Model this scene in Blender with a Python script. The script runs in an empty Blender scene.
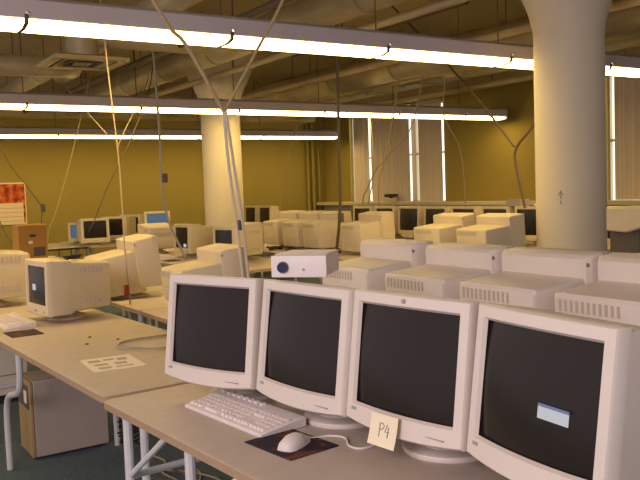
import bpy, bmesh, math, random
from mathutils import Vector, Matrix
random.seed(7)
S = bpy.context.scene
COL = S.collection
PI = math.pi

# ------------------------------------------------------------------ materials
def mat(name, col, rough=.5, var=.06, scale=30, metal=0, spec=.4, bump=0):
    m = bpy.data.materials.new(name); m.use_nodes = True
    nt = m.node_tree; b = nt.nodes['Principled BSDF']
    b.inputs['Roughness'].default_value = rough
    b.inputs['Metallic'].default_value = metal
    b.inputs['Specular IOR Level'].default_value = spec
    tc = nt.nodes.new('ShaderNodeTexCoord')
    n = nt.nodes.new('ShaderNodeTexNoise'); n.inputs['Scale'].default_value = scale; n.inputs['Detail'].default_value = 3
    nt.links.new(tc.outputs['Object'], n.inputs['Vector'])
    r = nt.nodes.new('ShaderNodeValToRGB')
    c = Vector(col)
    lo = c*(1-var); hi = c*(1+var)
    r.color_ramp.elements[0].position = .3; r.color_ramp.elements[1].position = .7
    r.color_ramp.elements[0].color = (*lo, 1); r.color_ramp.elements[1].color = (*[min(1, v) for v in hi], 1)
    nt.links.new(n.outputs['Fac'], r.inputs['Fac']); nt.links.new(r.outputs['Color'], b.inputs['Base Color'])
    if bump:
        bp = nt.nodes.new('ShaderNodeBump'); bp.inputs['Strength'].default_value = bump
        nt.links.new(n.outputs['Fac'], bp.inputs['Height']); nt.links.new(bp.outputs['Normal'], b.inputs['Normal'])
    return m
def emit(name, col, st):
    m = bpy.data.materials.new(name); m.use_nodes = True
    nt = m.node_tree; b = nt.nodes['Principled BSDF']
    b.inputs['Base Color'].default_value = (.05, .05, .05, 1)
    b.inputs['Emission Color'].default_value = (*col, 1); b.inputs['Emission Strength'].default_value = st
    return m
def stripes_mat(name, c1, c2, scale, axis='X', rough=.7):
    m = mat(name, c1, rough)
    nt = m.node_tree; b = nt.nodes['Principled BSDF']
    tc = nt.nodes.new('ShaderNodeTexCoord'); w = nt.nodes.new('ShaderNodeTexWave')
    w.bands_direction = axis; w.inputs['Scale'].default_value = scale
    nt.links.new(tc.outputs['Object'], w.inputs['Vector'])
    r = nt.nodes.new('ShaderNodeValToRGB')
    r.color_ramp.elements[0].color = (*c1, 1); r.color_ramp.elements[1].color = (*c2, 1)
    nt.links.new(w.outputs['Fac'], r.inputs['Fac']); nt.links.new(r.outputs['Color'], b.inputs['Base Color'])
    return m

M = {}
M['wall'] = mat('yellow_wall_paint', (.295, .222, .048), .8, .03, 1.2)
M['ceiling'] = mat('ceiling_concrete', (.50, .40, .22), .9, .10, 1.0)
M['duct'] = mat('duct_metal', (.48, .41, .26), .45, .22, 2.0, .3)
M['pipe'] = mat('pipe_paint', (.52, .41, .22), .5, .1, 3)
M['dark_pipe'] = mat('dark_pipe_paint', (.12, .09, .05), .6, .1, 3)
M['floor'] = mat('blue_grey_carpet', (.075, .11, .14), .95, .25, 60)
M['column'] = mat('cream_column_paint', (.70, .62, .48), .6, .02, 1.5)
M['plastic'] = mat('beige_plastic', (.68, .61, .56), .45, .02, 8)
M['plastic2'] = mat('yellower_beige_plastic', (.64, .545, .38), .5, .03, 8)  # yellower beige, mostly for the mid-room, far and left-hand monitors
M['seam'] = mat('plastic_shadow_gap', (.24, .19, .15), .7, .02)
M['soft_vent'] = mat('soft_vent_shadow', (.48, .41, .34), .7, .02)
M['screen'] = mat('dark_crt_glass', (.016, .012, .010), .24, .1, 4, 0, .38)
M['blue_screen'] = emit('blue_desktop_screen', (.02, .15, .28), .55)
M['glow'] = emit('white_screen_window', (.75, .78, .85), .6)
M['dialog_bar'] = emit('dialog_title_bar', (.18, .2, .42), .6)
M['laminate'] = mat('table_laminate', (.46, .385, .33), .5, .04, 25)
M['edge'] = mat('table_edge_band', (.40, .28, .18), .5, .05)
M['leg'] = mat('white_leg_enamel', (.62, .62, .64), .35, .03)
M['white'] = mat('white_plastic', (.72, .66, .66), .45, .02)
M['key'] = mat('key_plastic', (.74, .66, .66), .5, .02)
M['black'] = mat('black_plastic', (.02, .018, .018), .5, .1)
M['cable_grey'] = mat('grey_cable', (.32, .29, .27), .5, .05)
M['cable_tan'] = mat('tan_cable', (.40, .30, .17), .5, .05)
M['cable_brown'] = mat('brown_cable', (.13, .085, .045), .5, .05)
M['cable_pale'] = mat('pale_cable', (.60, .53, .42), .5, .05)
M['paper'] = mat('white_paper', (.78, .70, .62), .8, .02)
M['note'] = mat('cream_note_paper', (.82, .74, .56), .8, .02)
M['ink'] = mat('pencil_ink', (.16, .15, .15), .8, .02)
M['cardboard'] = mat('brown_cardboard', (.42, .22, .05), .8, .06, 6)
M['fixture'] = mat('fixture_enamel', (.52, .47, .50), .45, .03, 3)
M['lamp'] = emit('fluorescent_lens', (1.0, .69, .235), 14.0)
M['steel'] = mat('bright_steel', (.7, .68, .62), .25, .03, 10, .9)
M['tower'] = mat('tower_beige', (.42, .35, .30), .5, .03, 8)
M['tower_front'] = mat('tower_front_tan', (.38, .25, .12), .5, .03, 8)
M['dark_panel'] = mat('dark_panel', (.10, .085, .07), .6, .05)
M['red'] = mat('red_plastic', (.35, .06, .03), .5, .05)
M['lens_blue'] = mat('dark_blue_lens', (.01, .014, .06), .15, .05, 5, 0, .6)
M['blind'] = stripes_mat('mauve_blind_fabric', (.60, .50, .42), (.70, .60, .50), 6, 'Y', .85)
M['frame'] = mat('window_frame_paint', (.55, .47, .33), .5, .03)
M['glass_sky'] = emit('daylight_pane', (1, .95, .78), 1.7)
M['grey_mark'] = mat('grey_badge', (.34, .31, .30), .5, .02)
M['poster_paper'] = mat('poster_paper', (.72, .60, .42), .7, .03)
M['orange'] = mat('orange_tip', (.5, .12, .02), .6, .05)

# mouse pad: dark with orange-brown clouds
def pad_mat():
    m = mat('mouse_pad_print', (.02, .015, .02), .8, .1)
    nt = m.node_tree; b = nt.nodes['Principled BSDF']
    tc = nt.nodes.new('ShaderNodeTexCoord'); n = nt.nodes.new('ShaderNodeTexNoise'); n.inputs['Scale'].default_value = 14
    nt.links.new(tc.outputs['Object'], n.inputs['Vector'])
    r = nt.nodes.new('ShaderNodeValToRGB'); e = r.color_ramp.elements
    e[0].position = .42; e[0].color = (.018, .014, .03, 1); e[1].position = .62; e[1].color = (.13, .035, .012, 1)
    x = e.new(.54); x.color = (.025, .010, .02, 1)
    nt.links.new(n.outputs['Fac'], r.inputs['Fac']); nt.links.new(r.outputs['Color'], b.inputs['Base Color'])
    return m
M['pad'] = pad_mat()
def poster_mat():
    m = mat('poster_print', (.5, .1, .02), .7)
    nt = m.node_tree; b = nt.nodes['Principled BSDF']
    tc = nt.nodes.new('ShaderNodeTexCoord'); n = nt.nodes.new('ShaderNodeTexNoise'); n.inputs['Scale'].default_value = 7; n.inputs['Detail'].default_value = 5
    nt.links.new(tc.outputs['Object'], n.inputs['Vector'])
    r = nt.nodes.new('ShaderNodeValToRGB'); e = r.color_ramp.elements
    e[0].position = .38; e[0].color = (.16, .02, .008, 1); e[1].position = .62; e[1].color = (.62, .20, .03, 1)
    x = e.new(.5); x.color = (.42, .06, .01, 1)
    nt.links.new(n.outputs['Fac'], r.inputs['Fac']); nt.links.new(r.outputs['Color'], b.inputs['Base Color'])
    return m
M['poster'] = poster_mat()

# ------------------------------------------------------------------ mesh helpers
class MB:
    def __init__(s): s.bm = bmesh.new()
    def faces(s, pts, quads, mi=0, smooth=False):
        v = [s.bm.verts.new(p) for p in pts]
        for q in quads:
            try:
                f = s.bm.faces.new([v[i] for i in q]); f.material_index = mi; f.smooth = smooth
            except ValueError: pass
        return v
    def box(s, a, b, mi=0, bev=0):
        x0, y0, z0 = a; x1, y1, z1 = b
        bm2 = s.bm
        v = s.faces([(x0,y0,z0),(x1,y0,z0),(x1,y1,z0),(x0,y1,z0),(x0,y0,z1),(x1,y0,z1),(x1,y1,z1),(x0,y1,z1)],
                [(0,3,2,1),(4,5,6,7),(0,1,5,4),(1,2,6,5),(2,3,7,6),(3,0,4,7)], mi)
        if bev:
            ed = {e for q in v for e in q.link_edges}
            r = bmesh.ops.bevel(bm2, geom=list(ed), offset=bev, segments=2, affect='EDGES', profile=.6)
            for f in r['faces']: f.material_index = mi
        return v
    def loft(s, loops, mi=0, cap=(True, True), smooth=False, closed=True):
        vs = [[s.bm.verts.new(p) for p in l] for l in loops]
        n = len(vs[0])
        for a, b in zip(vs, vs[1:]):
            for i in range(n if closed else n-1):
                j = (i+1) % n
                f = s.bm.faces.new((a[i], a[j], b[j], b[i])); f.material_index = mi; f.smooth = smooth
        if cap[0]: s.bm.faces.new(list(reversed(vs[0]))).material_index = mi
        if cap[1]: s.bm.faces.new(vs[-1]).material_index = mi
        return vs
    def tube(s, pts, r, n=8, mi=0, cap=True):
        pts = [Vector(p) for p in pts]; loops = []
        prev = None
        for i, p in enumerate(pts):
            d = (pts[min(i+1, len(pts)-1)] - pts[max(i-1, 0)])
            if d.length < 1e-9: d = Vector((0, 0, 1))
            d.normalize()
            if prev is None:
                a = d.orthogonal().normalized()
            else:
                a = prev - d*prev.dot(d)
                a = a.normalized() if a.length > 1e-6 else d.orthogonal().normalized()
            prev = a; b = d.cross(a)
            loops.append([p + (a*math.cos(2*PI*k/n) + b*math.sin(2*PI*k/n))*r for k in range(n)])
        s.loft(loops, mi, (cap, cap), True)
    def lathe(s, prof, n=32, c=(0, 0, 0), mi=0, cap=(True, True)):
        loops = [[(c[0]+r*math.cos(2*PI*k/n), c[1]+r*math.sin(2*PI*k/n), c[2]+z) for k in range(n)] for r, z in prof]
        s.loft(loops, mi, cap, True)
    def prism(s, poly, axis, a, b, mi=0):
        def p(u, v, t): return {'x': (t, u, v), 'y': (u, t, v), 'z': (u, v, t)}[axis]
        s.loft([[p(u, v, a) for u, v in poly], [p(u, v, b) for u, v in poly]], mi)
    def xf(s, m): bmesh.ops.transform(s.bm, matrix=m, verts=s.bm.verts); return s
    def build(s, name, mats, parent=None, loc=(0, 0, 0), rz=0, bevel=0, sharp=35):
        bmesh.ops.recalc_face_normals(s.bm, faces=s.bm.faces)
        me = bpy.data.meshes.new(name); s.bm.to_mesh(me); s.bm.free()
        for m in (mats if isinstance(mats, (list, tuple)) else [mats]): me.materials.append(m)
        o = bpy.data.objects.new(name, me); COL.objects.link(o)
        o.location = loc; o.rotation_euler = (0, 0, rz)
        if parent: o.parent = parent
        try: me.set_sharp_from_angle(angle=math.radians(sharp))
        except Exception: pass
        if bevel:
            md = o.modifiers.new('bevel', 'BEVEL'); md.width = bevel; md.segments = 2; md.limit_method = 'ANGLE'; md.angle_limit = .6
        return o

def catmull(pts, n=6):
    P = [Vector(p) for p in pts]; P = [P[0]*2-P[1]] + P + [P[-1]*2-P[-2]]; out = []
    for i in range(1, len(P)-2):
        for k in range(n):
            t = k/n; a, b, c, d = P[i-1:i+3]
            out.append(.5*((2*b) + (c-a)*t + (2*a-5*b+4*c-d)*t*t + (3*b-a-3*c+d)*t**3))
    out.append(P[-2]); return out

def tag(o, label=None, cat=None, group=None, kind=None):
    if label: o['label'] = label
    if cat: o['category'] = cat
    if group: o['group'] = group
    if kind: o['kind'] = kind
    return o
def empty(name, loc=(0, 0, 0), rz=0):
    o = bpy.data.objects.new(name, None); COL.objects.link(o)
    o.empty_display_size = .05; o.location = loc; o.rotation_euler = (0, 0, rz); return o
CH = {}
def kids(o): return [c for c in bpy.data.objects if c.parent == o]
def copy_tree(o, parent=None):
    c = o.copy(); COL.objects.link(c); c.parent = parent
    for k in kids(o): copy_tree(k, c)
    return c
def struct(mb, name, m, **k): return tag(mb.build(name, m, **k), kind='structure')

# ------------------------------------------------------------------ room shell  (X along the lights, Y towards the far yellow wall)
U, V, HC = 10.2, 15.5, 3.65
b = MB(); b.box((-3, -3, -.1), (U+.2, V+.2, 0)); struct(b, 'floor', M['floor'])
b = MB(); b.box((-3, -3, HC), (U+.2, V+.2, HC+.15)); struct(b, 'ceiling', M['ceiling'])
b = MB(); b.box((-3, V, 0), (U+.2, V+.2, HC)); struct(b, 'wall_back', M['wall'])
# window wall with two openings
WIN = [(11.32, 14.42, 1.06, 3.02), (5.2, 7.71, .98, 3.02)]
b = MB()
b.box((U, 14.42, 0), (U+.2, V, HC)); b.box((U, 7.71, 0), (U+.2, 11.32, HC)); b.box((U, -3, 0), (U+.2, 5.2, HC))
for v0, v1, z0, z1 in WIN:
    b.box((U, v0, 0), (U+.2, v1, z0)); b.box((U, v0, z1), (U+.2, v1, HC))
struct(b, 'wall_right', M['wall'])
for i, (v0, v1, z0, z1) in enumerate(WIN):
    w = tag(empty('window_%d' % (i+1), (U+.1, (v0+v1)/2, z0)), kind='structure')
    h = z1-z0; hw = (v1-v0)/2
    b = MB()
    for y in ([-hw, 12.30-(v0+v1)/2, 13.2-(v0+v1)/2, hw] if i == 0 else [-hw, -.3, hw]):
        e = .07 if abs(y) < hw-.01 else .03; y0 = max(-hw, y-e); y1 = min(hw, y+e); b.box((-.03, y0, 0), (.03, y1, h))
    b.box((-.03, -hw, 0), (.03, hw, .05)); b.box((-.03, -hw, h-.05), (.03, hw, h)); b.box((-.025, -hw, h*.5-.02), (.025, hw, h*.5+.02))
    b.build('window_frame', M['frame'], w)
    b = MB(); b.box((.035, -hw, 0), (.045, hw, h)); b.build('window_pane', M['glass_sky'], w)
b = MB(); b.box((U-.3, 3.6, 1.03), (U, V, 1.10)); b.box((U-.05, 3.6, .9), (U, V, 1.03)); struct(b, 'trim_1', M['frame'], bevel=.008)
b = MB(); b.box((U-.5, -3, 3.08), (U, V, HC)); struct(b, 'trim_2', M['ceiling'])          # beams along the walls
b = MB(); b.box((-3, V-.5, 2.92), (U-.5, V, HC)); struct(b, 'trim_3', M['ceiling'])
b = MB(); b.box((-3, V-.02, 0), (U, V, .12)); struct(b, 'baseboard_back', M['dark_panel'])
b = MB(); b.box((U-.02, -3, 0), (U, V, .12)); struct(b, 'baseboard_right', M['dark_panel'])

# vertical blinds in front of the panes: one object per hanging panel, bright gaps between
def blind(v0, v1, z0, z1, label):
    b = MB(); n = max(3, int((v1-v0)/.09)); pts = []
    for k in range(n+1):
        y = v0 + (v1-v0)*k/n
        pts.append((U-.06 + (.02 if k % 2 else -.01), y))
    lo = [(x, y, z0) for x, y in pts] + [(x-.004, y, z0) for x, y in reversed(pts)]
    hi = [(x, y, z1) for x, y, _ in lo]
    b.loft([lo, hi])
    t = empty('vertical_blind', (0, 0, 0)); 
    b.build('vanes', M['blind'], t)
    b = MB(); b.box((U-.1, v0, z1), (U-.03, v1, z1+.05)); b.build('headrail', M['frame'], t)
    return tag(t, label, 'blind', 'vertical blinds over the windows')
blind(13.61, 14.16, 1.104, 2.98, 'mauve vertical blind panel at the left end of the far window')
blind(12.26, 13.54, 1.104, 2.98, 'wide mauve vertical blind panel in the middle of the far window')
blind(11.30, 12.02, 1.104, 2.98, 'narrow mauve vertical blind panel at the right end of the far window')
blind(5.25, 7.52, 1.104, 2.98, 'mauve vertical blind to the right of the near column')

# wall pipes in the corner
for k, (x, r, z1) in enumerate([(9.72, .035, 2.9), (9.86, .045, 2.9), (10.02, .035, 2.3)]):
    b = MB(); b.tube([(x, V-.07, .12), (x, V-.07, z1)], r, 12)
    b.tube([(x, V-.07, 1.6), (x, V, 1.6)], .015, 6)
    tag(b.build('wall_pipe', M['wall']), ['leftmost vertical pipe in the far corner of the yellow walls', 'thickest vertical pipe in the far corner, second from the left', 'short vertical pipe nearest the far corner'][k], 'pipe', 'pipes in the far corner')

# ------------------------------------------------------------------ columns
def column(x, y, label, arrow):
    t = tag(empty('column', (x, y, 0)), label, 'column')
    b = MB(); b.lathe([(.285, 0), (.285, 2.62)], 48); b.build('shaft', M['column'], t, sharp=60)
    b = MB(); b.lathe([(.285, 2.62), (.292, 2.7), (.32, 2.82), (.37, 2.94), (.45, 3.1), (.56, 3.3), (.70, 3.52), (.76, HC)], 48); b.build('capital', M['column'], t, sharp=60)
    if arrow:
        an = math.atan2(-y, -x) - .28
        b = MB()
        def p(a, z): return (.287*math.cos(an+a), .287*math.sin(an+a), z)
        b.tube([p(0, 1.245), p(0, 1.275)], .004, 6); b.tube([p(0, 1.29), p(0, 1.35)], .004, 6); b.tube([p(-.07, 1.318), p(0, 1.355), p(.07, 1.318)], .004, 6)
        b.build('arrow_mark', M['grey_mark'], t)
column(5.374, 4.412, 'thick round cream column on the right with a small grey arrow mark', True)
column(5.142, 10.509, 'round cream column with flared top standing in the middle distance', False)

# ------------------------------------------------------------------ pendant lights
def pendant(y, x0, x1, joint0, pitch, label):
    t = tag(empty('pendant_light', (0, y, 2.5)), label, 'ceiling light', 'suspended fluorescent light rows')
    b = MB(); b.prism([(-.16, .03), (-.16, .135), (-.11, .165), (.11, .165), (.16, .135), (.16, .03), (.13, .015), (-.13, .015)], 'x', x0, x1); b.build('housing', M['fixture'], t, bevel=.004)
    xs = [joint0+pitch*k for k in range(-3, 12)]; xs = [x for x in xs if x0+.1 < x < x1-.1]
    for a, c in zip([x0+.02]+xs, xs+[x1-.02]):
        b = MB(); b.prism([(-.15, .028), (-.14, 0), (-.07, -.018), (.07, -.018), (.14, 0), (.15, .028)], 'x', a+.012, c-.012); b.build('lens', M['lamp'], t)
    for x in xs:
        b = MB(); b.prism([(-.165, .05), (-.158, -.004), (-.07, -.024), (.07, -.024), (.158, -.004), (.165, .05)], 'x', x-.012, x+.012); b.build('joint_band', M['dark_panel'], t)
        b = MB(); b.lathe([(.0, -.012), (.012, -.008), (.014, .004), (.0, .012)], 10, (x, -.172, .055), cap=(False, False)); b.build('screw', M['steel'], t)
        b = MB(); b.tube([(x, 0, .165), (x, 0, HC-2.5)], .006, 6); b.build('suspension_wire', M['dark_pipe'], t)
    for x in (x0, x1):
        b = MB(); b.prism([(-.165, -.01), (-.165, .14), (-.11, .17), (.11, .17), (.165, .14), (.165, -.01), (.07, -.022), (-.07, -.022)], 'x', x-.01, x+.01); b.build('end_cap', M['fixture'], t)
pendant(5.12, -2.2, 9.9, 1.176, 1.37, 'nearest bright suspended fluorescent light row crossing the whole view')
pendant(9.66, -2.2, 9.98, 2.2, 1.37, 'middle suspended fluorescent light row passing in front of the far column')
pendant(14.3, -2.2, 9.72, 2.4, 1.37, 'farthest and lowest-looking suspended fluorescent light row near the back wall')

# ------------------------------------------------------------------ ducts and ceiling services
def duct_run(x, z, r, y0, y1, label, m, rings=True, name='air_duct', cat='duct'):
    t = tag(empty(name, (x, (y0+y1)/2, z)), label, cat)
    h = (y1-y0)/2
    b = MB(); b.tube([(0, -h, 0), (0, h, 0)], r, 20); b.build('duct_body' if rings else 'pipe_body', m, t, sharp=60)
    if rings:
        y = -h+.6
        while y < h:
            b = MB(); b.tube([(0, y-.02, 0), (0, y+.02, 0)], r+.012, 20); b.build('joint_ring', m, t, sharp=60); y += 1.5
    y = -h+.4
    while y < h:
        b = MB(); b.tube([(0, y, r*.9), (0, y, HC-z)], .006, 6); b.build('hanger_rod', M['dark_pipe'], t); y += 2.4
duct_run(4.2, 3.12, .17, -1.0, 15.0, 'round duct running away above and left of the far column', M['duct'])
duct_run(6.95, 3.08, .20, -1.0, 14.9, 'large round duct running away between the two columns', M['duct'])
duct_run(8.22, 3.15, .13, -1.0, 14.9, 'round duct second from the window wall', M['duct'])
duct_run(2.9, 3.2, .13, -1.0, 14.9, 'narrow round duct at the upper left beyond the ceiling diffuser', M['duct'])
duct_run(6.2, 2.98, .045, -1.0, 14.9, 'cream pipe running away just left of the large round duct', M['pipe'], False, 'ceiling_pipe', 'pipe')
duct_run(4.62, 2.96, .04, -1.0, 14.9, 'cream pipe running away just left of the far column capital', M['pipe'], False, 'ceiling_pipe', 'pipe')
duct_run(7.3, 2.93, .04, -1.0, 14.9, 'cream pipe running away between the two largest ducts', M['pipe'], False, 'ceiling_pipe', 'pipe')
duct_run(9.15, 2.98, .045, -1.0, 14.9, 'pale pipe running away beside the window-side duct', M['pipe'], False, 'ceiling_pipe', 'pipe')
duct_run(3.4, 3.0, .035, -1.0, 14.9, 'thin dark pipe at the upper left of the room', M['dark_pipe'], False, 'ceiling_pipe', 'pipe')
duct_run(5.75, 3.3, .05, 6.0, 9.4, 'dark pipe crossing the ceiling between the two columns', M['dark_pipe'], False, 'ceiling_pipe', 'pipe')
t = tag(empty('cross_duct', (0.4, 8.7, 2.83)), 'dark round duct running sideways at the upper left behind the diffuser', 'duct')
b = MB(); b.tube(catmull([(-3, 0, 0), (-1, 0, 0), (1.2, 0, 0), (1.9, .05, .02), (2.2, .35, .06), (2.25, .7, .08), (2.25, .98, .08)]), .11, 16); b.build('duct_body', M['duct'], t, sharp=60)
for x in (-1.5, 0.0, 1.2):
    b = MB(); b.tube([(x-.015, 0, 0), (x+.015, 0, 0)], .122, 16); b.build('joint_ring', M['duct'], t, sharp=60)
    b = MB(); b.tube([(x+.3, 0, .1), (x+.3, 0, HC-2.83)], .006, 6); b.build('hanger_rod', M['dark_pipe'], t)
# rectangular duct
t = tag(empty('rectangular_duct', (8.68, 8.5, 3.2)), 'flat rectangular duct running along the window wall', 'duct')
b = MB(); b.box((-.22, -5.4, -.12), (.22, 6, .22)); b.build('duct_body', M['duct'], t, bevel=.01)
for k in range(7):
    b = MB(); y = -5+k*1.6; b.box((-.235, y-.02, -.135), (.235, y+.02, .235)); b.build('flange', M['duct'], t)
for k in range(3):
    b = MB(); b.tube([(0, -4+4*k, .2), (0, -4+4*k, HC-3.2)], .008, 6); b.build('hanger_rod', M['dark_pipe'], t)
# square diffuser with neck
t = tag(empty('ceiling_diffuser', (2.38, 7.9, 2.75)), 'square white-edged air diffuser hanging at the upper left', 'air vent')
b = MB()
b.loft([[(sx*w, sy*w, z) for sx, sy in ((-1,-1),(1,-1),(1,1),(-1,1))] for w, z in ((.36, 0), (.36, .03), (.31, .03), (.27, .0), (.36, 0))], 0, (False, False)); b.build('outer_frame', M['pipe'], t)
for k, w in enumerate((.24, .16, .08)):
    b = MB(); b.loft([[(sx*q, sy*q, z) for sx, sy in ((-1,-1),(1,-1),(1,1),(-1,1))] for q, z in ((w, .0), (w-.05, .05), (w-.054, .05), (w-.004, -.004), (w, 0))], 0, (False, False)); b.build('inner_cone', M['pipe'] if k != 1 else M['dark_panel'], t)
b = MB(); b.loft([[(sx*w, sy*w, z) for sx, sy in ((-1,-1),(1,-1),(1,1),(-1,1))] for w, z in ((.33, .031), (.26, .06), (.17, .075))]); b.build('plenum', M['duct'], t)
b = MB(); b.lathe([(.16, .075), (.16, .36)], 20); b.build('neck', M['duct'], t, sharp=60)
b = MB(); b.tube(catmull([(.1, 0, .25), (.2, 0, .25), (.7, 0, .25), (1.6, 0, .25)]), .075, 14); b.tube([(.26, 0, .25), (.30, 0, .25)], .095, 14); b.build('branch_duct', M['duct'], t, sharp=60)
b = MB(); b.tube([(-.2, 0, .1), (-.2, 0, .9)], .006, 6); b.build('hanger_rod', M['dark_pipe'], t)

# ------------------------------------------------------------------ folding tables
T = .74
def table(x0, x1, y0, y1, label, rot=0.0, frames=(0.22, 0.78), top=T, edge='edge', group='folding tables', inset=.09, cz=.33):
    cx, cy = (x0+x1)/2, (y0+y1)/2; hx, hy = (x1-x0)/2, (y1-y0)/2
    t = tag(empty('folding_table', (cx, cy, 0), rot), label, 'table', group)
    b = MB(); r = .03; loop = []
    for sx, sy, a0 in ((1, 1, 0), (-1, 1, 90), (-1, -1, 180), (1, -1, 270)):
        for k in range(4):
            a = math.radians(a0+30*k); loop.append((sx*(hx-r)+r*math.cos(a), sy*(hy-r)+r*math.sin(a)))
    b.loft([[(x, y, top-.002) for x, y in loop], [(x*(1-.004/hx), y*(1-.004/hy), top) for x, y in loop]], 0)
    b.build('tabletop', M['laminate'], t)
    b = MB(); b.loft([[(x, y, z) for x, y in loop] for z in (top-.026, top-.002)], 0); b.build('edge_band', M[edge], t)
    for sx in (-1, 1):
        b = MB(); b.box((min(sx*(hx-.08), sx*(hx-.1)), -hy+.08, top-.055), (max(sx*(hx-.08), sx*(hx-.1)), hy-.08, top-.026)); b.build('apron_rail', M['leg'], t)
    for f in frames:
        y = -hy + 2*hy*f
        for sx in (-1, 1):
            b = MB(); b.tube([(sx*(hx-inset), y, 0.0), (sx*(hx-inset), y, top-.03)], .0165, 10); b.build('leg', M['leg'], t)
        b = MB(); b.tube([(-hx+inset, y, cz), (hx-inset, y, cz)], .013, 8); b.build('crossbar', M['leg'], t)
        sg = -1 if f > .5 else 1
        b = MB(); b.tube([(-hx+inset, y, cz), (-hx+inset+.02, y+sg*.30, top-.03)], .011, 8); b.build('brace', M['leg'], t)
    return t
RT = math.radians(2.6)
table(.878, 1.618, .84, 2.725, 'near folding table carrying the front row of large monitors', math.radians(4), (.15, .70, .94), T, inset=.045, cz=.49)
table(.785, 1.525, 2.74, 4.66, 'folding table at left with printed sheet and cable loop on it', RT, (), T+.004, inset=.05)
table(.70, 1.44, 4.68, 6.5, 'folding table at the far left edge behind the small monitor', RT, (.15, .97), T)
table(1.70, 2.44, .6, 2.92, 'folding table directly behind the front row, under the second row backs', 0, (.3, .8), T)
table(1.66, 2.40, 3.1, 4.62, 'folding table with bare top left of the second row', 0, (.25, .8), T)
table(1.66, 2.40, 4.64, 6.5, 'folding table under the tilted monitor seen from behind', 0, (.12, .85), T)
table(3.0, 4.0, 6.2, 7.72, 'mid-room table under the dark-screened monitor beside the far column', 0, (.2, .8), T)
table(3.0, 4.0, 7.74, 9.5, 'mid-room table with small monitor and keyboard left of the far column', 0, (.2, .8), T)
table(4.35, 5.55, 6.2, 9.0, 'long table under the row of four monitor backs in mid-room', 0, (.2, .8), T)
table(4.35, 5.55, 4.75, 6.18, 'table under the two monitor backs left of the near column', 0, (.2, .8), T)
table(4.35, 5.0, 2.6, 4.0, 'table holding the cream unit right of the near column', 0, (.2, .8), T)
table(6.1, 7.1, 3.9, 6.5, 'far table at the right under the row of dark screens', 0, (.2, .8), T)
table(6.1, 7.1, 6.52, 9.3, 'far table in mid-view under the row of dark screens', 0, (.2, .8), T)
table(6.1, 7.1, 10.9, 13.2, 'far table beyond the four monitor backs', 0, (.2, .8), T)
table(1.5, 2.45, 8.85, 9.75, 'table under the brown cardboard box', 0, (.2, .8), T)
table(2.6, 3.25, 11.0, 12.4, 'thin-legged desk with dark edge near the back wall', 0, (.15, .85), T, 'black')
table(3.27, 4.9, 10.95, 12.6, 'table near the back wall under three dark screens', 0, (.2, .8), T)

lt = [o for o in bpy.data.objects if o.get('label', '').startswith('folding table at left with')][0]
for x in (-.30, .30):
    b = MB(); b.tube(catmull([(x, .42, T-.03), (x, .42, .56), (x, .47, .47), (x, .66, .41), (x, .73, .30), (x, .73, 0)], 5), .0165, 10); b.build('leg', M['leg'], lt)
for x in (-.20, .25):
    b = MB(); b.tube([(x, -.90, 0), (x, -.90, T-.03)], .0165, 10); b.build('leg', M['leg'], lt)

# ------------------------------------------------------------------ CRT monitors
def tiltm(zb, tau): return Matrix.Translation((0, 0, zb)) @ Matrix.Rotation(-tau, 4, 'X') @ Matrix.Translation((0, 0, -zb))
def rloop(w, z0, z1, y, r=.02, n=4, bow=0.0):
    pts = []
    for sx, sz, a0 in ((1, 1, 0), (-1, 1, 90), (-1, -1, 180), (1, -1, 270)):
        for k in range(n):
            a = math.radians(a0+90*k/(n-1))
            x = sx*(w/2-r)+r*math.cos(a); z = (z1-r if sz > 0 else z0+r)+r*math.sin(a)
            pts.append((x, y + bow*(1-(2*x/w)**2), z))
    return pts
def side_loop(w, z0, z1, n=10, fy=lambda x, z: 0, drop=0.0, rise=0.0):
    pts = []
    for k in range(n): pts.append((-w/2+w*k/n, 1))
    for k in range(n): pts.append((w/2, 1-k/n))
    for k in range(n): pts.append((w/2-w*k/n, 0))
    for k in range(n): pts.append((-w/2, k/n))
    out = []
    for x, t in pts:
        q = 1-(2*x/w)**2
        lo = z0-drop*q; hi = z1+rise*q
        z = lo+(hi-lo)*t; out.append((x, fy(x, z), z))
    return out
def screen_grid(b, w, z0, z1, yb, bulge, n=12, drop=0.0):
    vs = []; 
    for j in range(n+1):
        row = []
        for i in range(n+1):
            x = -w/2+w*i/n; q = 1-(2*x/w)**2; t = j/n; z = (z0-drop*q)+((z1)-(z0-drop*q))*t
            y = yb-bulge*(q*.7+(1-(2*t-1)**2)*.3)
            row.append(b.bm.verts.new((x, y, z)))
        vs.append(row)
    for j in range(n):
        for i in range(n):
            f = b.bm.faces.new((vs[j][i], vs[j][i+1], vs[j+1][i+1], vs[j+1][i])); f.smooth = True

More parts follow.
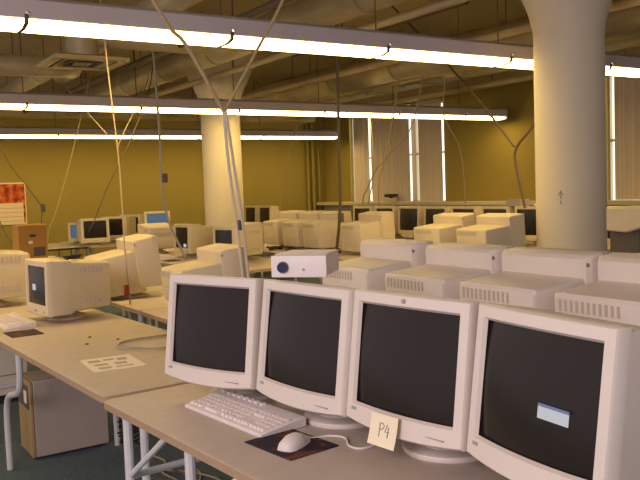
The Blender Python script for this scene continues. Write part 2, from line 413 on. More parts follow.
def monitor_step(mp, scr, tau=.135, sc=1.0, badge=False, panel=None, sd=.165, rd=.425, low=.045):
    """19 inch style: thick front shell, lower set-back rear box with vents, disc foot"""
    W, H, zb = .414*sc, .352*sc, .083*sc
    SW, SH = .345*sc, .266*sc
    t = empty('crt_monitor'); X = tiltm(zb, tau)
    bul = .014*sc
    fy = lambda x, z: -bul*(1-(2*x/W)**2)
    zs0 = zb+.050*sc; zs1 = zs0+SH
    b = MB()
    d = .010*sc
    loops = [side_loop(W, zb, zb+H, fy=lambda x, z: .035*sc, drop=.014*sc),
             side_loop(W, zb, zb+H, fy=lambda x, z: fy(x, z)+.007*sc, drop=.014*sc),
             side_loop(W-.010*sc, zb+.005*sc, zb+H-.005*sc, fy=fy, drop=.014*sc),
             side_loop(SW+.012*sc, zs0-.006*sc, zs1+.006*sc, fy=fy, drop=.004*sc),
             side_loop(SW, zs0, zs1, fy=lambda x, z: fy(x, z)+d, drop=.004*sc)]
    b.loft(loops, 0, (False, False)); b.xf(X); b.build('bezel', mp, t, sharp=40)
    b = MB(); screen_grid(b, SW+.002, zs0-.001, zs1+.001, .014*sc, .018*sc, drop=.004*sc); b.xf(X); s = b.build('screen', scr, t)
    if panel:
        px0, px1, pz0, pz1 = panel
        b = MB(); yy = -.0075*sc
        b.box((px0, yy, zs0+pz0), (px1, yy+.002, zs0+pz1-.006), 0); b.box((px0, yy, zs0+pz1-.006), (px1, yy+.002, zs0+pz1), 1)
        b.xf(X); b.build('lit_message', [M['glow'], M['dialog_bar']], s)
    # casing shell + rear box
    b = MB(); SD = sd*sc; RD = rd*sc
    r = .012*sc
    b.loft([rloop(W, zb-.002*sc, zb+H, .034*sc, r), rloop(W-.006*sc, zb+.004*sc, zb+H-.002*sc, .09*sc, r),
            rloop(W-.014*sc, zb+.012*sc, zb+H-.006*sc, SD-.015*sc, r, bow=.045*sc), rloop(W-.03*sc, zb+.022*sc, zb+H-.016*sc, SD, r, bow=.05*sc)], 0, (False, True), False)
    b.xf(X); b.build('front_shell', mp, t, sharp=40)
    b = MB(); rw, rz0, rz1 = .372*sc, zb+low*sc, zb+H-.078*sc
    b.loft([rloop(rw, rz0, rz1, SD-.04*sc, r), rloop(rw, rz0, rz1-.003*sc, SD+.04*sc, r), rloop(rw-.014*sc, rz0+.01*sc, rz1-.012*sc, RD-.01*sc, r), rloop(rw-.03*sc, rz0+.016*sc, rz1-.022*sc, RD, r)], 0, (False, True))
    for k in range(11):
        x = (-.06+.021*k)*sc
        b.box((x-.005*sc, RD-.0015*sc, rz1-.066*sc), (x+.005*sc, RD+.0012*sc, rz1-.03*sc), 1)
    for k in range(4):
        z = rz0+(.03+.022*k)*sc
        b.box((-.13*sc, RD-.0015*sc, z), (.13*sc, RD+.0008*sc, z+.005*sc), 1)
    b.xf(X); rb = b.build('rear_box', [mp, M['soft_vent']], t, sharp=40)
    b = MB(); b.lathe([(.0, -.004), (.007*sc, -.004), (.007*sc, .004), (.0, .004)], 10, cap=(False, False)); b.xf(Matrix.Translation((-.193*sc, SD-.004*sc, zb+H-.035*sc)) @ Matrix.Rotation(PI/2, 4, 'X')); b.xf(X); b.build('release_button', M['seam'], t)
    b = MB(); yy = fy(-.165*sc, 0)-.001; b.box((-.178*sc, yy, zb+.028*sc), (-.158*sc, yy+.004, zb+.036*sc)); b.xf(X); b.build('badge', M['grey_mark'], t)
    b = MB(); b.box((.10*sc, -.011*sc, zb+.012*sc), (.155*sc, -.002*sc, zb+.0145*sc)); b.xf(X); b.build('control_door', M['grey_mark'], t)
    if badge:
        b = MB(); b.lathe([(.0, -.003), (.006, -.003), (.006, .003), (.0, .003)], 14, cap=(False, False)); b.xf(Matrix.Translation((0, -bul-.001, zb+H-.017*sc)) @ Matrix.Rotation(PI/2, 4, 'X')); b.xf(X); b.build('round_emblem', M['grey_mark'], t)
    b = MB(); c = (0, .185*sc, 0)
    b.lathe([(.122*sc, 0), (.125*sc, .006*sc), (.122*sc, .014*sc), (.10*sc, .02*sc), (.06*sc, .024*sc)], 36, c); ft = b.build('swivel_foot', mp, t, sharp=50)
    b = MB(); b.lathe([(.085*sc, .02*sc), (.075*sc, .05*sc), (.095*sc, .115*sc)], 24, c); b.build('neck', mp, t, sharp=50)
    return t

def monitor_taper(mp, scr, tau=.06, sc=1.0, panel=None):
    """15 inch style: square front block, casing tapering to the rear, low foot"""
    W, H, zb = .36*sc, .315*sc, .04*sc
    SW, SH = .285*sc, .218*sc
    t = empty('crt_monitor'); X = tiltm(zb, tau)
    bul = .008*sc; fy = lambda x, z: -bul*(1-(2*x/W)**2)
    zs0 = zb+.06*sc; zs1 = zs0+SH
    b = MB()
    b.loft([side_loop(W, zb, zb+H, fy=lambda x, z: .03*sc), side_loop(W, zb, zb+H, fy=lambda x, z: fy(x, z)+.006*sc), side_loop(W-.01*sc, zb+.005*sc, zb+H-.005*sc, fy=fy),
            side_loop(SW+.012*sc, zs0-.006*sc, zs1+.006*sc, fy=fy), side_loop(SW, zs0, zs1, fy=lambda x, z: fy(x, z)+.01*sc)], 0, (False, False))
    b.xf(X); b.build('bezel', mp, t, sharp=40)
    b = MB(); screen_grid(b, SW+.002, zs0-.001, zs1+.001, .011*sc, .012*sc, 8); b.xf(X); s = b.build('screen', scr, t)
    if panel:
        b = MB(); b.box((panel[0], -.0055, zs0+panel[2]), (panel[1], -.003, zs0+panel[3])); b.xf(X); b.build('lit_message', M['glow'], s)
    b = MB(); r = .012*sc
    b.loft([rloop(W, zb, zb+H, .029*sc, r), rloop(W-.004*sc, zb, zb+H-.002*sc, .14*sc, r), rloop(W-.03*sc, zb+.016*sc, zb+H-.014*sc, .16*sc, r),
            rloop(W-.05*sc, zb+.026*sc, zb+H-.026*sc, .375*sc, r), rloop(W-.07*sc, zb+.036*sc, zb+H-.038*sc, .388*sc, r)], 0, (False, True))
    for sx in (-1, 1):
        for zz in (.235, .06):
            for k in range(6):
                y = (.2+.024*k)*sc; xx = sx*(W/2-.0155*sc-(y-.16*sc)*.0465)
                b.box((min(xx, xx+sx*.003), y, zb+zz*sc), (max(xx, xx+sx*.003), y+.012*sc, zb+(zz+.035)*sc), 1)
    for k in range(9):
        x = (-.1+.023*k)*sc; b.box((x, .388*sc, zb+.17*sc), (x+.009*sc, .3925*sc, zb+.22*sc), 1)
    b.xf(X); b.build('casing', [mp, M['soft_vent']], t, sharp=40)
    b = MB(); b.box((-.02*sc, -bul-.002*sc, zb+.018*sc), (.02*sc, -bul+.004*sc, zb+.03*sc)); b.xf(X); b.build('badge', M['grey_mark'], t)
    b = MB(); b.box((.11*sc, -.006*sc, zb+.018*sc), (.13*sc, .004*sc, zb+.03*sc)); b.xf(X); b.build('power_button', M['grey_mark'], t)
    b = MB(); c = (0, .17*sc, 0); b.lathe([(.11*sc, 0), (.115*sc, .008*sc), (.10*sc, .018*sc), (.07*sc, .03*sc), (.09*sc, .06*sc)], 30, c); b.build('swivel_foot', mp, t, sharp=50)
    return t

def put(t, x, y, phi, label, z=T, group=None):
    t.location = (x, y, z); t.rotation_euler = (0, 0, math.radians(phi)); return tag(t, label, 'monitor', group)
G1 = 'front row of large monitors'
put(monitor_step(M['plastic'], M['screen'], .135), 1.069, 2.383, -70.8, 'leftmost of the four large front monitors, behind the keyboard', group=G1)
put(monitor_step(M['plastic'], M['screen'], .135), 1.166, 1.967, -83.7, 'large front monitor with the white projector on top of it', group=G1)
put(monitor_step(M['plastic'], M['screen'], .135, badge=True), 1.223, 1.554, -83.6, 'large front monitor with the cream note stuck to its lower edge', group=G1)
put(monitor_step(M['plastic'], M['screen'], .135, panel=(.022, .108, .088, .119)), 1.232, 1.137, -95.6, 'rightmost large front monitor showing a small lit message on its dark screen', group=G1)
# second row, backs towards us
back = monitor_step(M['plastic'], M['screen'], .03, 1.035, sd=.112, rd=.35)
G2 = 'second row of monitors turned away'
put(back, 2.375, 1.54, 90, 'monitor back cut off by the right edge of the photo in the second row', group=G2)
for x, y, p, l in [(2.375, 1.985, 90, 'second-row monitor back directly below the near column'), (2.375, 2.435, 90, 'second-row monitor back between those left of and below the near column'),
                   (2.40, 2.955, 90, 'second-row monitor back immediately right of the projector')]:
    put(copy_tree(back), x, y, p, l, group=G2)
put(monitor_step(M['plastic2'], M['screen'], .08, .92), 2.08, 4.12, 88, 'monitor turned away behind the leftmost large front monitor', group=G2)
put(monitor_step(M['plastic2'], M['screen'], .12, .98, low=-.02), 2.03, 5.33, 89, 'monitor leaning back and turned away, right of the small white monitor at left', group=G2)
# mid row backs
G3 = 'mid-room row of monitor backs'
mb = monitor_step(M['plastic2'], M['screen'], .06, low=-.03)
L3 = ['leftmost of the four mid-room monitor backs', 'second from left of the four mid-room monitor backs', 'third from left of the four mid-room monitor backs', 'rightmost of the four mid-room monitor backs, behind the dark hanging cable',
      'left one of the two monitor backs just left of the near column', 'right one of the two monitor backs just left of the near column']
for i, (x, y) in enumerate([(5.1, 8.31), (5.1, 7.85), (5.1, 7.40), (5.1, 6.64), (5.02, 5.35), (5.02, 4.79)]):
    put(mb if i == 0 else copy_tree(mb), x, y, 90, L3[i], group=G3)
# far row facing us
G4 = 'far row of dark screens facing the viewer'
fr = monitor_step(M['plastic2'], M['screen'], .05)
ys = [8.76, 8.26, 7.76, 7.26, 6.77, 6.27, 5.77, 5.27, 4.77]
L4 = ['dark far screen behind the rightmost mid-room monitor back', 'dark far screen partly hidden beside the mid-room monitor back', 'dark far screen seen whole below the window', 'dark far screen below the right end of the window',
      'dark far screen above the left of the two monitor backs', 'dark far screen above the join of the two monitor backs', 'dark far screen hidden behind the right of the two monitor backs', 'dark far screen just left of the near column', 'dark far screen half behind the near column']
for i, y in enumerate(ys):
    put(fr if i == 0 else copy_tree(fr), 6.35, y, -90, L4[i], group=G4)
for y, l in ((12.1, 'farthest small dark screen beside the hanging cable bundle'), (11.6, 'second farthest small dark screen above the leftmost mid-room monitor back')):
    put(copy_tree(fr), 6.4, y, -90, l, group=G4)
# small monitors at left
put(monitor_taper(M['plastic2'], M['screen'], .02, .99, panel=(-.045, .0, .08, .115)), 1.064, 4.655, -84, 'small beige monitor at left showing its side, a lit patch on its dark screen', T+.004)
put(monitor_taper(M['plastic2'], M['screen'], .03, 1.1), .79, 5.62, -92, 'beige monitor cut off by the left edge behind the small left monitor')
put(monitor_taper(M['plastic2'], M['screen'], .03, 1.02, panel=(.06, .12, .01, .045)), 3.42, 8.10, -86, 'small monitor on the mid-room table with a keyboard in front, left of the far column')
put(monitor_taper(M['plastic2'], M['screen'], .03, 1.0), 3.45, 7.12, -80, 'monitor with plain dark screen just in front of the far column')
put(monitor_taper(M['plastic2'], M['screen'], .03, 1.0), 4.40-.28, 7.72, 100, 'grey-beige monitor back beside the far column and hanging cables', z=T)
put(monitor_taper(M['plastic2'], M['screen'], .03, .98), 3.49, 9.16, 178, 'beige monitor back in front of the tall blue screen')
put(monitor_taper(M['plastic2'], M['blue_screen'], .05, 1.0), 4.14, 10.62, -20, 'blue-lit screen rising behind a beige monitor back', z=T+.1)
put(monitor_taper(M['plastic2'], M['screen'], .03, 1.1), 3.375, 11.02, -4, 'left and widest of the three dark screens near the back wall')
put(monitor_taper(M['plastic2'], M['screen'], .03, 1.1), 3.775, 11.45, -44, 'middle of the three dark screens near the back wall')
put(monitor_taper(M['plastic2'], M['screen'], .03, 1.1), 4.20, 11.95, -58, 'right and narrowest of the three dark screens near the back wall')
put(monitor_taper(M['plastic2'], M['blue_screen'], .03, .9), 3.36, 11.75, -16, 'small blue-lit screen on the desk near the back wall')

# stand under the raised blue screen
b = MB(); b.box((-.2, -.2, 0), (.2, .2, .1)); o = b.build('monitor_riser', M['plastic2'], None, (4.20, 10.79, T), math.radians(-20), bevel=.01)
b = MB(); 
tag(o, 'low beige box under the raised blue-lit monitor', 'box')

# ------------------------------------------------------------------ keyboards
def keyboard(label, x, y, rz, z=T):
    t = tag(empty('keyboard', (x, y, z), rz), label, 'keyboard')
    L, D = .455, .165
    b = MB(); b.prism([(-D/2, 0), (D/2, 0), (D/2, .03), (D/2-.03, .029), (-D/2, .012)], 'x', -L/2, L/2); b.build('case', M['white'], t, bevel=.003)
    kb = MB(); kb.loft([[(-.0085, -.0085, 0), (.0085, -.0085, 0), (.0085, .0085, 0), (-.0085, .0085, 0)], [(-.0065, -.0065, .009), (.0065, -.0065, .009), (.0065, .0065, .009), (-.0065, .0065, .009)]])
    first = [None]
    def key(kx, ky, sx=1.0):
        if first[0] is None: o = kb.build('key', M['key'], t); first[0] = o
        else: o = first[0].copy(); COL.objects.link(o)
        o.parent = t; o.location = (kx, ky, .011+(ky+D/2)*.115); o.scale = (sx, 1, 1); o.rotation_euler = (.11, 0, 0)
    for r in range(5):
        ky = -.058+.0205*r
        if r == 0:
            for kx, sx in ((-.205, 1.3), (-.18, 1), (-.155, 1.2), (-.085, 5.2), (-.012, 1.2), (.012, 1), (.036, 1), (.062, 1.3)): key(kx, ky, sx)
        else:
            for c in range(13): key(-.207+.0218*c+.003*(4-r), ky, 1.0 if c < 12 else 1.2)
        for c in range(4):
            if r < 4 or c < 4: key(.150+.0195*c, ky)
    for c in range(3):
        key(.087+.0195*c-.003, -.058)
        for r in (3, 4): key(.087+.0195*c-.003, -.058+.0205*r)
    for c in range(8): key(-.205+.033*c, .058+.004)
    return t
keyboard('white keyboard on the near table below the leftmost large monitor', 1.108, 2.20, math.radians(-85))
keyboard('pale keyboard at the left edge in front of the small beige monitor', .925, 4.69, math.radians(-88), T+.002)
keyboard('small keyboard on the mid-room table left of the far column', 3.20, 8.16, math.radians(-86))

# ------------------------------------------------------------------ mouse pads, mouse
def pad(x, y, rz, w, d, label, z=T):
    b = MB(); b.box((-w/2, -d/2, 0), (w/2, d/2, .004)); o = b.build('mouse_pad', M['pad'], None, (x, y, z), rz, bevel=.0015); return tag(o, label, 'mouse pad')
pad(1.088, 1.869, math.radians(-83.5), .215, .168, 'dark patterned mouse pad under the white mouse on the near table')
pad(.905, 4.29, math.radians(-88), .19, .16, 'dark mouse pad at the left edge beside the pale keyboard', T+.004)
pad(3.16, 7.76, math.radians(-88), .16, .14, 'small dark mouse pad on the mid-room table left of the far column')
def mouse(x, y, rz, z, label, cable):
    t = tag(empty('computer_mouse', (x, y, z), rz), label, 'computer mouse')
    b = MB(); loops = []
    for s_, w, h in ((-.058, .010, .008), (-.054, .022, .018), (-.04, .029, .028), (-.015, .032, .035), (.012, .031, .033), (.035, .029, .025), (.05, .025, .016), (.057, .014, .009)):
        loops.append([(w*math.cos(a)*(1 if math.sin(a) < .3 else .97), s_, max(.0, h*math.sin(a))) for a in [PI*k/10 for k in range(11)]])
    b.loft(loops, 0, (True, True), True); b.build('mouse_shell', M['white'], t, sharp=70)
    b = MB(); b.tube([(0, .015, .0325), (0, .035, .0252), (0, .05, .0165)], .0011, 6); b.tube([(-.029, .014, .011), (-.02, .014, .026), (0, .014, .0332), (.02, .014, .026), (.029, .014, .011)], .0011, 6); b.build('button_gap', M['seam'], t)
    if cable:
        W = Matrix.Translation((x, y, z)) @ Matrix.Rotation(rz, 4, 'Z'); b = MB(); b.tube(catmull([W.inverted() @ Vector(c) for c in cable]), .0033, 8); b.build('mouse_cable', M['white'], t)
    return t
mouse(1.086, 1.848, math.radians(-62), T+.004, 'white mouse on the dark pad in front of the large monitors',
      [(1.140, 1.873, .752), (1.164, 1.868, .7435), (1.209, 1.854, .7435), (1.232, 1.812, .7435), (1.203, 1.75, .7435), (1.212, 1.71, .7435), (1.262, 1.71, .7435), (1.34, 1.75, .7435)])

# ------------------------------------------------------------------ small things on tables
t = tag(empty('paper_sheet', (1.035, 3.245, T+.004), math.radians(-4)), 'white printed sheet lying on the left table', 'paper')
b = MB(); b.box((-.108, -.135, .0005), (.108, .135, .0022)); b.build('sheet', M['paper'], t)
for (x, y, w, h) in [(-.06, .07, .05, .045), (0, .075, .045, .03), (.055, .06, .04, .05), (-.05, -.01, .055, .03), (.03, -.02, .05, .04), (-.05, -.08, .05, .035), (.03, -.085, .07, .02)]:
    b = MB(); b.box((x-w/2, y-h/2, .0026), (x+w/2, y+h/2, .0032)); b.build('printed_block', M['grey_mark'], t)
b = MB(); pts = []
for k in range(44):
    a = 2*PI*k/20; r = .15+.022*math.sin(k*.9); pts.append((r*math.sin(a)*.95+.03*math.sin(k*.33), r*1.0*math.cos(a), .005+.004*(k % 20)/20+.004*(k//20)))
pts += [(.12, .1, .006), (.15, .2, .006), (.14, .3, .006)]
b.tube(catmull(pts, 3), .003, 6); tag(b.build('cable_coil', M['cable_grey'], None, (1.345, 3.52, T+.004)), 'loose grey cable coil on the left table beside the front monitor', 'cable')
for (x, y) in ((1.077, 3.746), (1.234, 3.764), (1.143, 3.92)):
    b = MB(); b.lathe([(.0, 0), (.008, 0), (.008, .004), (.004, .006), (.0, .006)], 12, cap=(False, False)); tag(b.build('screw_cap', M['dark_panel'], None, (x, y, T+.004)), 'small dark cap lying on the bare part of the left table', 'cap', 'small caps on the left table')
# note with P4 stuck under the third monitor's screen
Xn = Matrix.Translation((1.215, 1.592, .795)) @ Matrix.Rotation(math.radians(-83.6), 4, 'Z') @ Matrix.Rotation(-.05, 4, 'X')
t = empty('sticky_note', (1.186, 1.575, .792), math.radians(-83.6)); tag(t, 'square cream paper note reading P4 on the lower edge of a front monitor', 'note')
b = MB(); n = 6; w = .096
loops = []
for j in range(n+1):
    z = .078*j/n; y = -.010*(1-j/n)**2 + .0107*(j/n); loops.append([(-w/2, y, z), (w/2, y, z), (w/2, y+.0012, z), (-w/2, y+.0012, z)])
b.loft(loops); b.build('paper', M['note'], t)
b = MB()
def nz(z): return -.010*(1-z/.078)**2+.0107*z/.078-.0006
def st(p): b.tube([(x, nz(z), z) for x, z in p], .0011, 5)
st([(-.012, .022), (-.012, .056)]); st([(-.012, .056), (-.002, .056), (.003, .050), (-.002, .042), (-.012, .040)])
st([(.014, .056), (.007, .036), (.022, .038)]); st([(.019, .050), (.018, .024)])
b.build('lettering', M['ink'], t)
# projector on the second front monitor
t = tag(empty('projector', (1.262, 2.08, 1.177), math.radians(-50)), 'small white projector with dark blue lens sitting on a front monitor', 'projector')
b = MB(); b.box((-.11, 0, .0), (.11, .012, .082), 0, .003); b.build('front_panel', M['white'], t)
b = MB(); b.loft([[(-.105, .011, .004), (.105, .011, .004), (.105, .011, .078), (-.105, .011, .078)], [(-.105, .04, .004), (.105, .04, .004), (.105, .04, .088), (-.105, .04, .088)], [(-.10, .21, .004), (.10, .21, .004), (.10, .21, .088), (-.10, .21, .088)]]); b.build('housing', M['white'], t, bevel=.004)
b = MB(); b.lathe([(.0, -.012), (.019, -.012), (.023, .0), (.023, .01)], 20, cap=(False, False)); b.xf(Matrix.Translation((-.062, -.004, .038)) @ Matrix.Rotation(-PI/2, 4, 'X')); b.build('lens', M['lens_blue'], t)
b = MB(); b.lathe([(.0, -.003), (.005, -.003), (.005, .003), (.0, .003)], 12, cap=(False, False)); b.xf(Matrix.Translation((.02, -.001, .03)) @ Matrix.Rotation(PI/2, 4, 'X')); b.build('sensor_window', M['grey_mark'], t)
t.scale = (.82, .82, .82)
# black cable clutter on the small left monitor
b = MB(); b.tube(catmull([(-.07, -.02, .008), (-.03, .03, .008), (.03, -.02, .010), (.06, .03, .008), (.0, .05, .016), (-.05, .02, .018), (.05, -.01, .02), (.09, .02, .008)], 5), .008, 6); 
tag(b.build('black_cable', M['black'], None, (1.29, 4.67, 1.084), .6), 'short black cable heaped on top of the small left monitor', 'cable')

# cardboard box
t = tag(empty('cardboard_box', (2.11, 9.38, T)), 'brown cardboard box standing on a table at left below the poster', 'box')
b = MB(); b.box((-.155, -.16, 0), (.155, .16, .40)); b.build('carton', M['cardboard'], t, bevel=.006)
for sx in (-1, 1):
    b = MB(); b.box((-.15, -.15 if sx < 0 else .002, .401), (.15, -.002 if sx < 0 else .15, .405)); b.build('flap', M['cardboard'], t)
b = MB(); b.box((-.035, -.163, .27), (.03, -.159, .295)); b.build('hand_hole', M['black'], t)
b = MB(); b.box((-.05, -.163, .19), (-.005, -.159, .225)); b.build('white_label', M['paper'], t)
b = MB(); b.box((.0, -.163, .05), (.13, -.159, .15)); b.build('dark_print', M['dark_panel'], t)
# poster
t = tag(empty('poster', (3.02, V-.012, .96)), 'red and orange poster on the yellow back wall at left', 'poster')
b = MB(); b.box((-.44, -.008, 0), (.44, .008, .78)); b.build('sheet', M['poster_paper'], t)
b = MB(); b.box((-.42, -.012, .40), (.42, -.008, .755)); b.build('picture', M['poster'], t)
for x0, x1, z0, z1 in ((-.42, -.08, .05, .38), (.385, .42, .03, .40)):
    b = MB(); b.box((x0, -.012, z0), (x1, -.008, z1)); b.build('red_block', M['poster'], t)
for k in range(4):
    b = MB(); b.box((-.05, -.011, .06+.08*k), (.36, -.008, .067+.08*k)); b.build('text_line', M['orange'], t)

# gadget on window sill
t = tag(empty('desk_gadget', (9.98, 12.74, 1.10)), 'small dark-topped device on the sill in front of the far window', 'device')
b = MB(); b.box((-.05, -.16, 0), (.05, .10, .08)); b.build('base', M['plastic2'], t, bevel=.008)
b = MB(); b.box((-.06, -.20, .1), (.06, .12, .16)); b.box((-.03, -.05, .08), (.03, .02, .1)); b.build('dark_head', M['black'], t, bevel=.01)
# papers on far monitors
b = MB(); b.box((-.12, -.2, 0), (.12, .2, .03)); tag(b.build('book', M['paper'], None, (6.50, 5.52, 1.173), 0, bevel=.004), 'pale flat book lying on top of a far monitor left of the near column', 'book')
b = MB(); b.box((-.08, -.1, 0), (.08, .1, .07)); tag(b.build('small_box', M['grey_mark'], None, (6.47, 6.02, 1.173), 0, bevel=.004), 'small grey box on top of a far monitor', 'box')
# cream unit right of the column
t = tag(empty('desktop_unit', (4.72, 3.33, T)), 'cream unit with sloping underside on a dark stand, right of the near column', 'equipment')
b = MB(); b.prism([(.23, .50), (.23, .335), (.07, .325), (-.24, .42), (-.24, .50)], 'x', -.02, .3); b.build('cream_casing', M['plastic2'], t, bevel=.012)
b = MB(); b.box((.03, 0.0, 0), (.25, .235, .34)); b.build('dark_stand', M['dark_panel'], t, bevel=.006)
b = MB(); b.box((.05, -.26, 0), (.25, -.03, .2)); b.build('grey_box', M['grey_mark'], t, bevel=.006)
# towers on the floor
def tower(x0, x1, y0, y1, h, label):
    t = tag(empty('computer_tower', ((x0+x1)/2, (y0+y1)/2, 0)), label, 'computer'); hx, hy = (x1-x0)/2, (y1-y0)/2
    b = MB(); b.box((-hx+.02, -hy, 0.012), (hx, hy, h)); b.build('case', M['tower'], t, bevel=.006)
    b = MB(); b.box((-hx, -hy, 0.012), (-hx+.02, hy, h)); b.build('front_panel', M['tower_front'], t, bevel=.005)
    b = MB(); b.box((-hx-.004, -hy+.03, h-.16), (-hx+.004, hy-.03, h-.03)); p = b.build('drive_bay', M['dark_panel'], t)
    b = MB(); b.box((-hx-.007, -hy+.05, h-.13), (-hx-.003, -hy+.11, h-.06)); b.build('pale_sticker', M['paper'], p)
    for sx in (-1, 1):
        for sy in (-1, 1):
            b = MB(); b.box((sx*(hx-.05)-.02, sy*(hy-.04)-.02, 0), (sx*(hx-.05)+.02, sy*(hy-.04)+.02, .014)); b.build('foot', M['black'], t)
tower(.955, 1.385, 4.475, 4.765, .44, 'beige computer tower on the floor under the left table')
t = tag(empty('white_cabinet', (1.05, 6.1, 0)), 'pale boxy unit on the floor at the left edge under the table', 'computer')
b = MB(); b.box((-.26, -.24, .06), (.2, .24, .55)); b.build('case', M['plastic'], t, bevel=.008)
b = MB(); b.box((-.24, -.22, 0), (.18, .22, .06)); b.build('dark_base', M['black'], t)
b = MB(); b.box((-.262, -.243, .20), (.202, .243, .206)); b.build('panel_seam', M['seam'], t)

# ------------------------------------------------------------------ floor cables
for k in range(16):
    b = MB(); x = random.uniform(1.25, 2.3); y = random.uniform(3.3, 4.7); a = random.uniform(-.5, .5); pts = []
    for j in range(7):
        pts.append((x+a*.12*j+random.uniform(-.05, .05), y-.16*j+random.uniform(-.05, .05), .008+.006*(k % 4)))
    b.tube(catmull(pts, 4), .005, 6)
    tag(b.build('floor_cable', M['cable_tan'] if k % 3 else M['cable_brown']), 'loose cable lying on the carpet under the near tables', 'cable', 'loose floor cables under the near tables')
for k in range(5):
    b = MB(); pts = []; cx, cy = 1.46, 4.30
    for j in range(16):
        a = j*1.1+k; r = .05+.035*((j*7+k*3) % 5)/5; pts.append((cx+r*math.cos(a), cy+r*math.sin(a), .02+.03*k+.018*j*(.6+.1*k)))
    b.tube(catmull(pts, 4), .006, 6)
    tag(b.build('cable_tangle', M['black']), 'tangled black cable hanging right of the beige tower', 'cable', 'black cable tangle beside the tower')
# black leads behind the mid-room backs
for k, (x, y) in enumerate(((4.52, 8.42), (4.52, 7.98), (4.52, 7.52), (4.52, 6.9), (4.52, 6.75), (4.5, 8.65))):
    b = MB(); pts = [(x+random.uniform(-.08, .08), y+random.uniform(-.12, .12), T+.016+.012*(j % 3)) for j in range(7)]
    b.tube(catmull(pts, 4), .012, 6)
    tag(b.build('cable_bundle', M['black']), 'heap of black leads on the table behind a mid-room monitor back', 'cable', 'black leads behind the mid-room monitors')

# ------------------------------------------------------------------ hanging cables
def hang(pts, r, m, label, plug=None, name='hanging_cable', extra=None, ps=.025):
    t = tag(empty(name, pts[-1]), label, 'cable'); o0 = Vector(pts[-1])
    b = MB(); b.tube(catmull([Vector(p)-o0 for p in pts], 5), r, 8); b.build('cord', m, t)
    for e in (extra or []):
        b = MB(); b.tube(catmull([Vector(p)-o0 for p in e], 5), r, 8); b.build('cord', m, t)
    if plug:
        p = Vector(plug)-o0; b = MB(); b.box((p.x-ps, p.y-ps, p.z-ps*2), (p.x+ps, p.y+ps, p.z+ps*2), 0, ps*.3); b.build('plug', M['dark_panel'], t)
hang([(.90, 3.9, HC), (1.556, 3.9, 2.44), (1.727, 3.9, 2.224), (1.931, 3.9, 1.879)], .011, M['cable_tan'], 'slanting cord from upper left meeting the cable bundle at the middle light row')
hang([(2.95, 3.9, HC), (2.331, 3.9, 2.515), (2.158, 3.9, 2.236), (1.935, 3.9, 1.879)], .009, M['cable_tan'], 'slanting cord from upper right meeting the cable bundle at the middle light row')
hang([(1.928, 3.9, 1.90), (1.945, 3.9, 1.6), (1.985, 3.9, 1.2), (2.02, 3.9, T)], .009, M['cable_pale'], 'pale bundle of two cords dropping in front of the far column', extra=[[(1.936, 3.89, 1.88), (1.965, 3.88, 1.6), (2.005, 3.88, 1.25), (2.045, 3.88, T)]], plug=(1.995, 3.89, 1.26), ps=.014)
hang([(4.80, 6.95, HC), (4.79, 6.95, 2.8), (4.775, 6.95, 1.8), (4.762, 6.95, 1.2), (4.75, 7.03, T)], .016, M['dark_pipe'], 'straight dark cable dropping to the mid-room monitor backs', plug=(4.77, 6.95, 1.12))
hang([(3.14, 8.0, HC), (3.159, 8.0, 3.06), (3.19, 8.0, 2.2), (3.211, 8.0, 1.3), (3.33, 7.78, T)], .014, M['cable_grey'], 'straight grey cable dropping to the small monitor left of the far column', plug=(3.228, 8.0, 1.609))
hang([(6.0, 7.6, HC), (6.0, 6.29, 2.488), (6.0, 5.62, 1.79)], .012, M['cable_brown'], 'left arm of the forked brown cord beside the near column')
hang([(6.0, 4.7, 2.9), (6.0, 5.281, 2.073), (6.0, 5.58, 1.79), (6.0, 5.6, 1.6), (6.0, 5.493, 1.172)], .014, M['cable_brown'], 'forked brown cord curving down just left of the near column', extra=[[(6.0, 4.7, 2.9), (6.0, 4.6, HC)]])
hang([(2.0, 10.0, HC), (2.238, 10.0, 3.46), (3.0, 10.0, 2.55), (3.30, 10.0, 2.20)], .007, M['cable_tan'], 'slanting tan cord at upper left crossing the far light rows')
hang([(3.92, 10.0, HC), (3.866, 10.0, 2.951), (3.5, 10.0, 2.25), (3.40, 10.0, 2.03)], .007, M['cable_tan'], 'tan cord slanting down from the middle light row at left')
hang([(3.55, 10.0, 2.07), (3.52, 10.0, 2.02), (3.25, 10.0, 1.55), (3.05, 10.0, 1.12), (2.99, 10.05, 1.0)], .007, M['cable_brown'], 'dark cord slanting down to the three dark screens', extra=[[(3.55, 10, 2.07), (3.9, 10, 2.9), (3.95, 10, HC)]])
hang([(1.80, 5.60, HC), (1.83, 5.5, 2.4), (1.80, 5.28, 1.755), (1.755, 5.12, 1.384), (1.717, 5.0, 1.09), (1.71, 4.93, T)], .005, M['cable_tan'], 'thin vertical cord with a red plug dropping in front of the leaning monitor')
hp = [o for o in bpy.data.objects if o.get('label', '').startswith('thin vertical cord with a red')][0]
b = MB(); b.box((-.035, -.014, .06), (-.005, .014, .13), 0, .004); b.build('red_plug', M['red'], hp)
hang([(1.5, 10.0, HC), (1.975, 10.0, 2.089), (2.25, 10.0, 1.6), (2.418, 10.0, 1.32), (2.40, 10.0, 1.1), (2.384, 9.9, .05)], .007, M['cable_brown'], 'dark cord with plug in front of the back wall, right of the poster', plug=(2.43, 10.0, 1.319))
hang([(3.4, 10.4, HC), (2.95, 10.4, 2.05), (2.7, 10.4, 1.3), (2.56, 10.4, .9), (2.54, 10.4, .05)], .006, M['cable_tan'], 'thin tan cord slanting down to the thin-legged desk')
hang([(1.0, 9.95, HC), (1.9, 9.95, 1.2), (2.05, 9.82, .80), (2.07, 9.82, .05)], .007, M['cable_brown'], 'dark cord crossing the poster down behind the cardboard box')
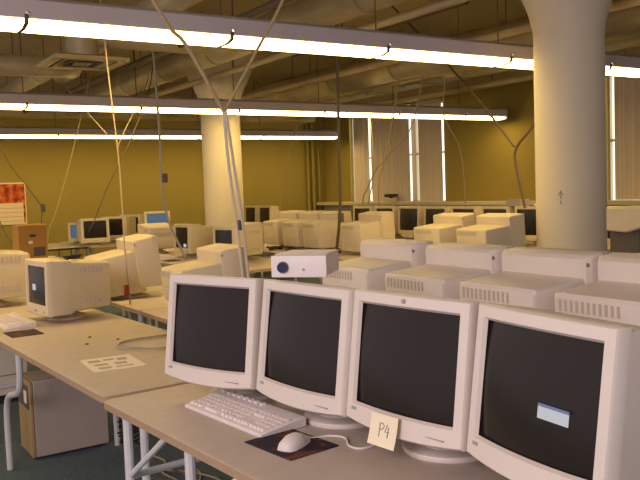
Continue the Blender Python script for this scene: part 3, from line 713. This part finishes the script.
hang([(7.7, 12.0, HC), (7.408, 12.0, 2.652), (7.15, 12.0, 2.0), (6.98, 12.0, 1.338), (6.95, 12.0, T)], .009, M['cable_tan'], 'tan cord slanting down right of the far column')
hang([(7.25, 8.3, HC), (7.25, 8.66, 2.345), (7.25, 9.3, 1.85), (7.25, 9.541, 1.311), (7.25, 9.45, .05)], .008, M['cable_tan'], 'brown cord slanting across the middle of the far window')
hang([(7.2, 8.75, HC), (7.2, 9.19, 2.0), (7.2, 9.5, 1.7), (7.2, 9.75, 1.4), (7.2, 9.886, 1.161), (7.2, 9.9, .05)], .011, M['cable_tan'], 'thick curly tan cord in front of the left part of the far window')
hang([(7.3, 10.0, HC), (7.3, 9.75, 2.4), (7.3, 9.72, 1.6), (7.3, 9.9, 1.05), (7.3, 9.95, .05)], .008, M['cable_tan'], 'thin brown cord hanging before the left blind panel')
hang([(7.3, 7.9, HC), (7.3, 8.1, 2.5), (7.3, 8.0, 2.2), (7.3, 7.75, 1.7), (7.3, 7.7, .05)], .008, M['cable_tan'], 'thin tan cord hanging before the right blind panel')

# ------------------------------------------------------------------ world, camera
w = bpy.data.worlds.new('world'); S.world = w; w.use_nodes = True
bg = w.node_tree.nodes['Background']; bg.inputs['Color'].default_value = (1.0, .86, .86, 1); bg.inputs['Strength'].default_value = .6

# added soft fill from outside the frame, brightens the near monitors and tables
ld = bpy.data.lights.new('off_frame_fill', 'AREA'); ld.shape = 'RECTANGLE'; ld.size = 1.8; ld.size_y = 1.2; ld.energy = 105; ld.color = (1, .84, .84)
lo = bpy.data.objects.new('off_frame_fill', ld); COL.objects.link(lo); lo.location = (-2.2, .3, 2.5)
lo.rotation_euler = (Vector((1.3, 2.0, .9))-lo.location).to_track_quat('-Z', 'Y').to_euler()

cam = bpy.data.cameras.new('camera'); co = bpy.data.objects.new('camera', cam); COL.objects.link(co)
cam.sensor_width = 36; cam.lens = 789/640*36; cam.clip_start = .02; cam.clip_end = 100
rt = Vector((0.83785946, -0.5447166, -0.03571198)); up = Vector((0.06640501, 0.0367698, 0.99711502)); fw = Vector((0.54183198, 0.83781371, -0.06697984))
co.matrix_world = Matrix(((rt.x, up.x, -fw.x, 0), (rt.y, up.y, -fw.y, 0), (rt.z, up.z, -fw.z, 1.454), (0, 0, 0, 1)))
S.camera = co
vs = S.view_settings
vs.view_transform = 'Standard'; vs.look = 'None'; vs.gamma = 1; vs.use_curve_mapping = False; vs.exposure = 0
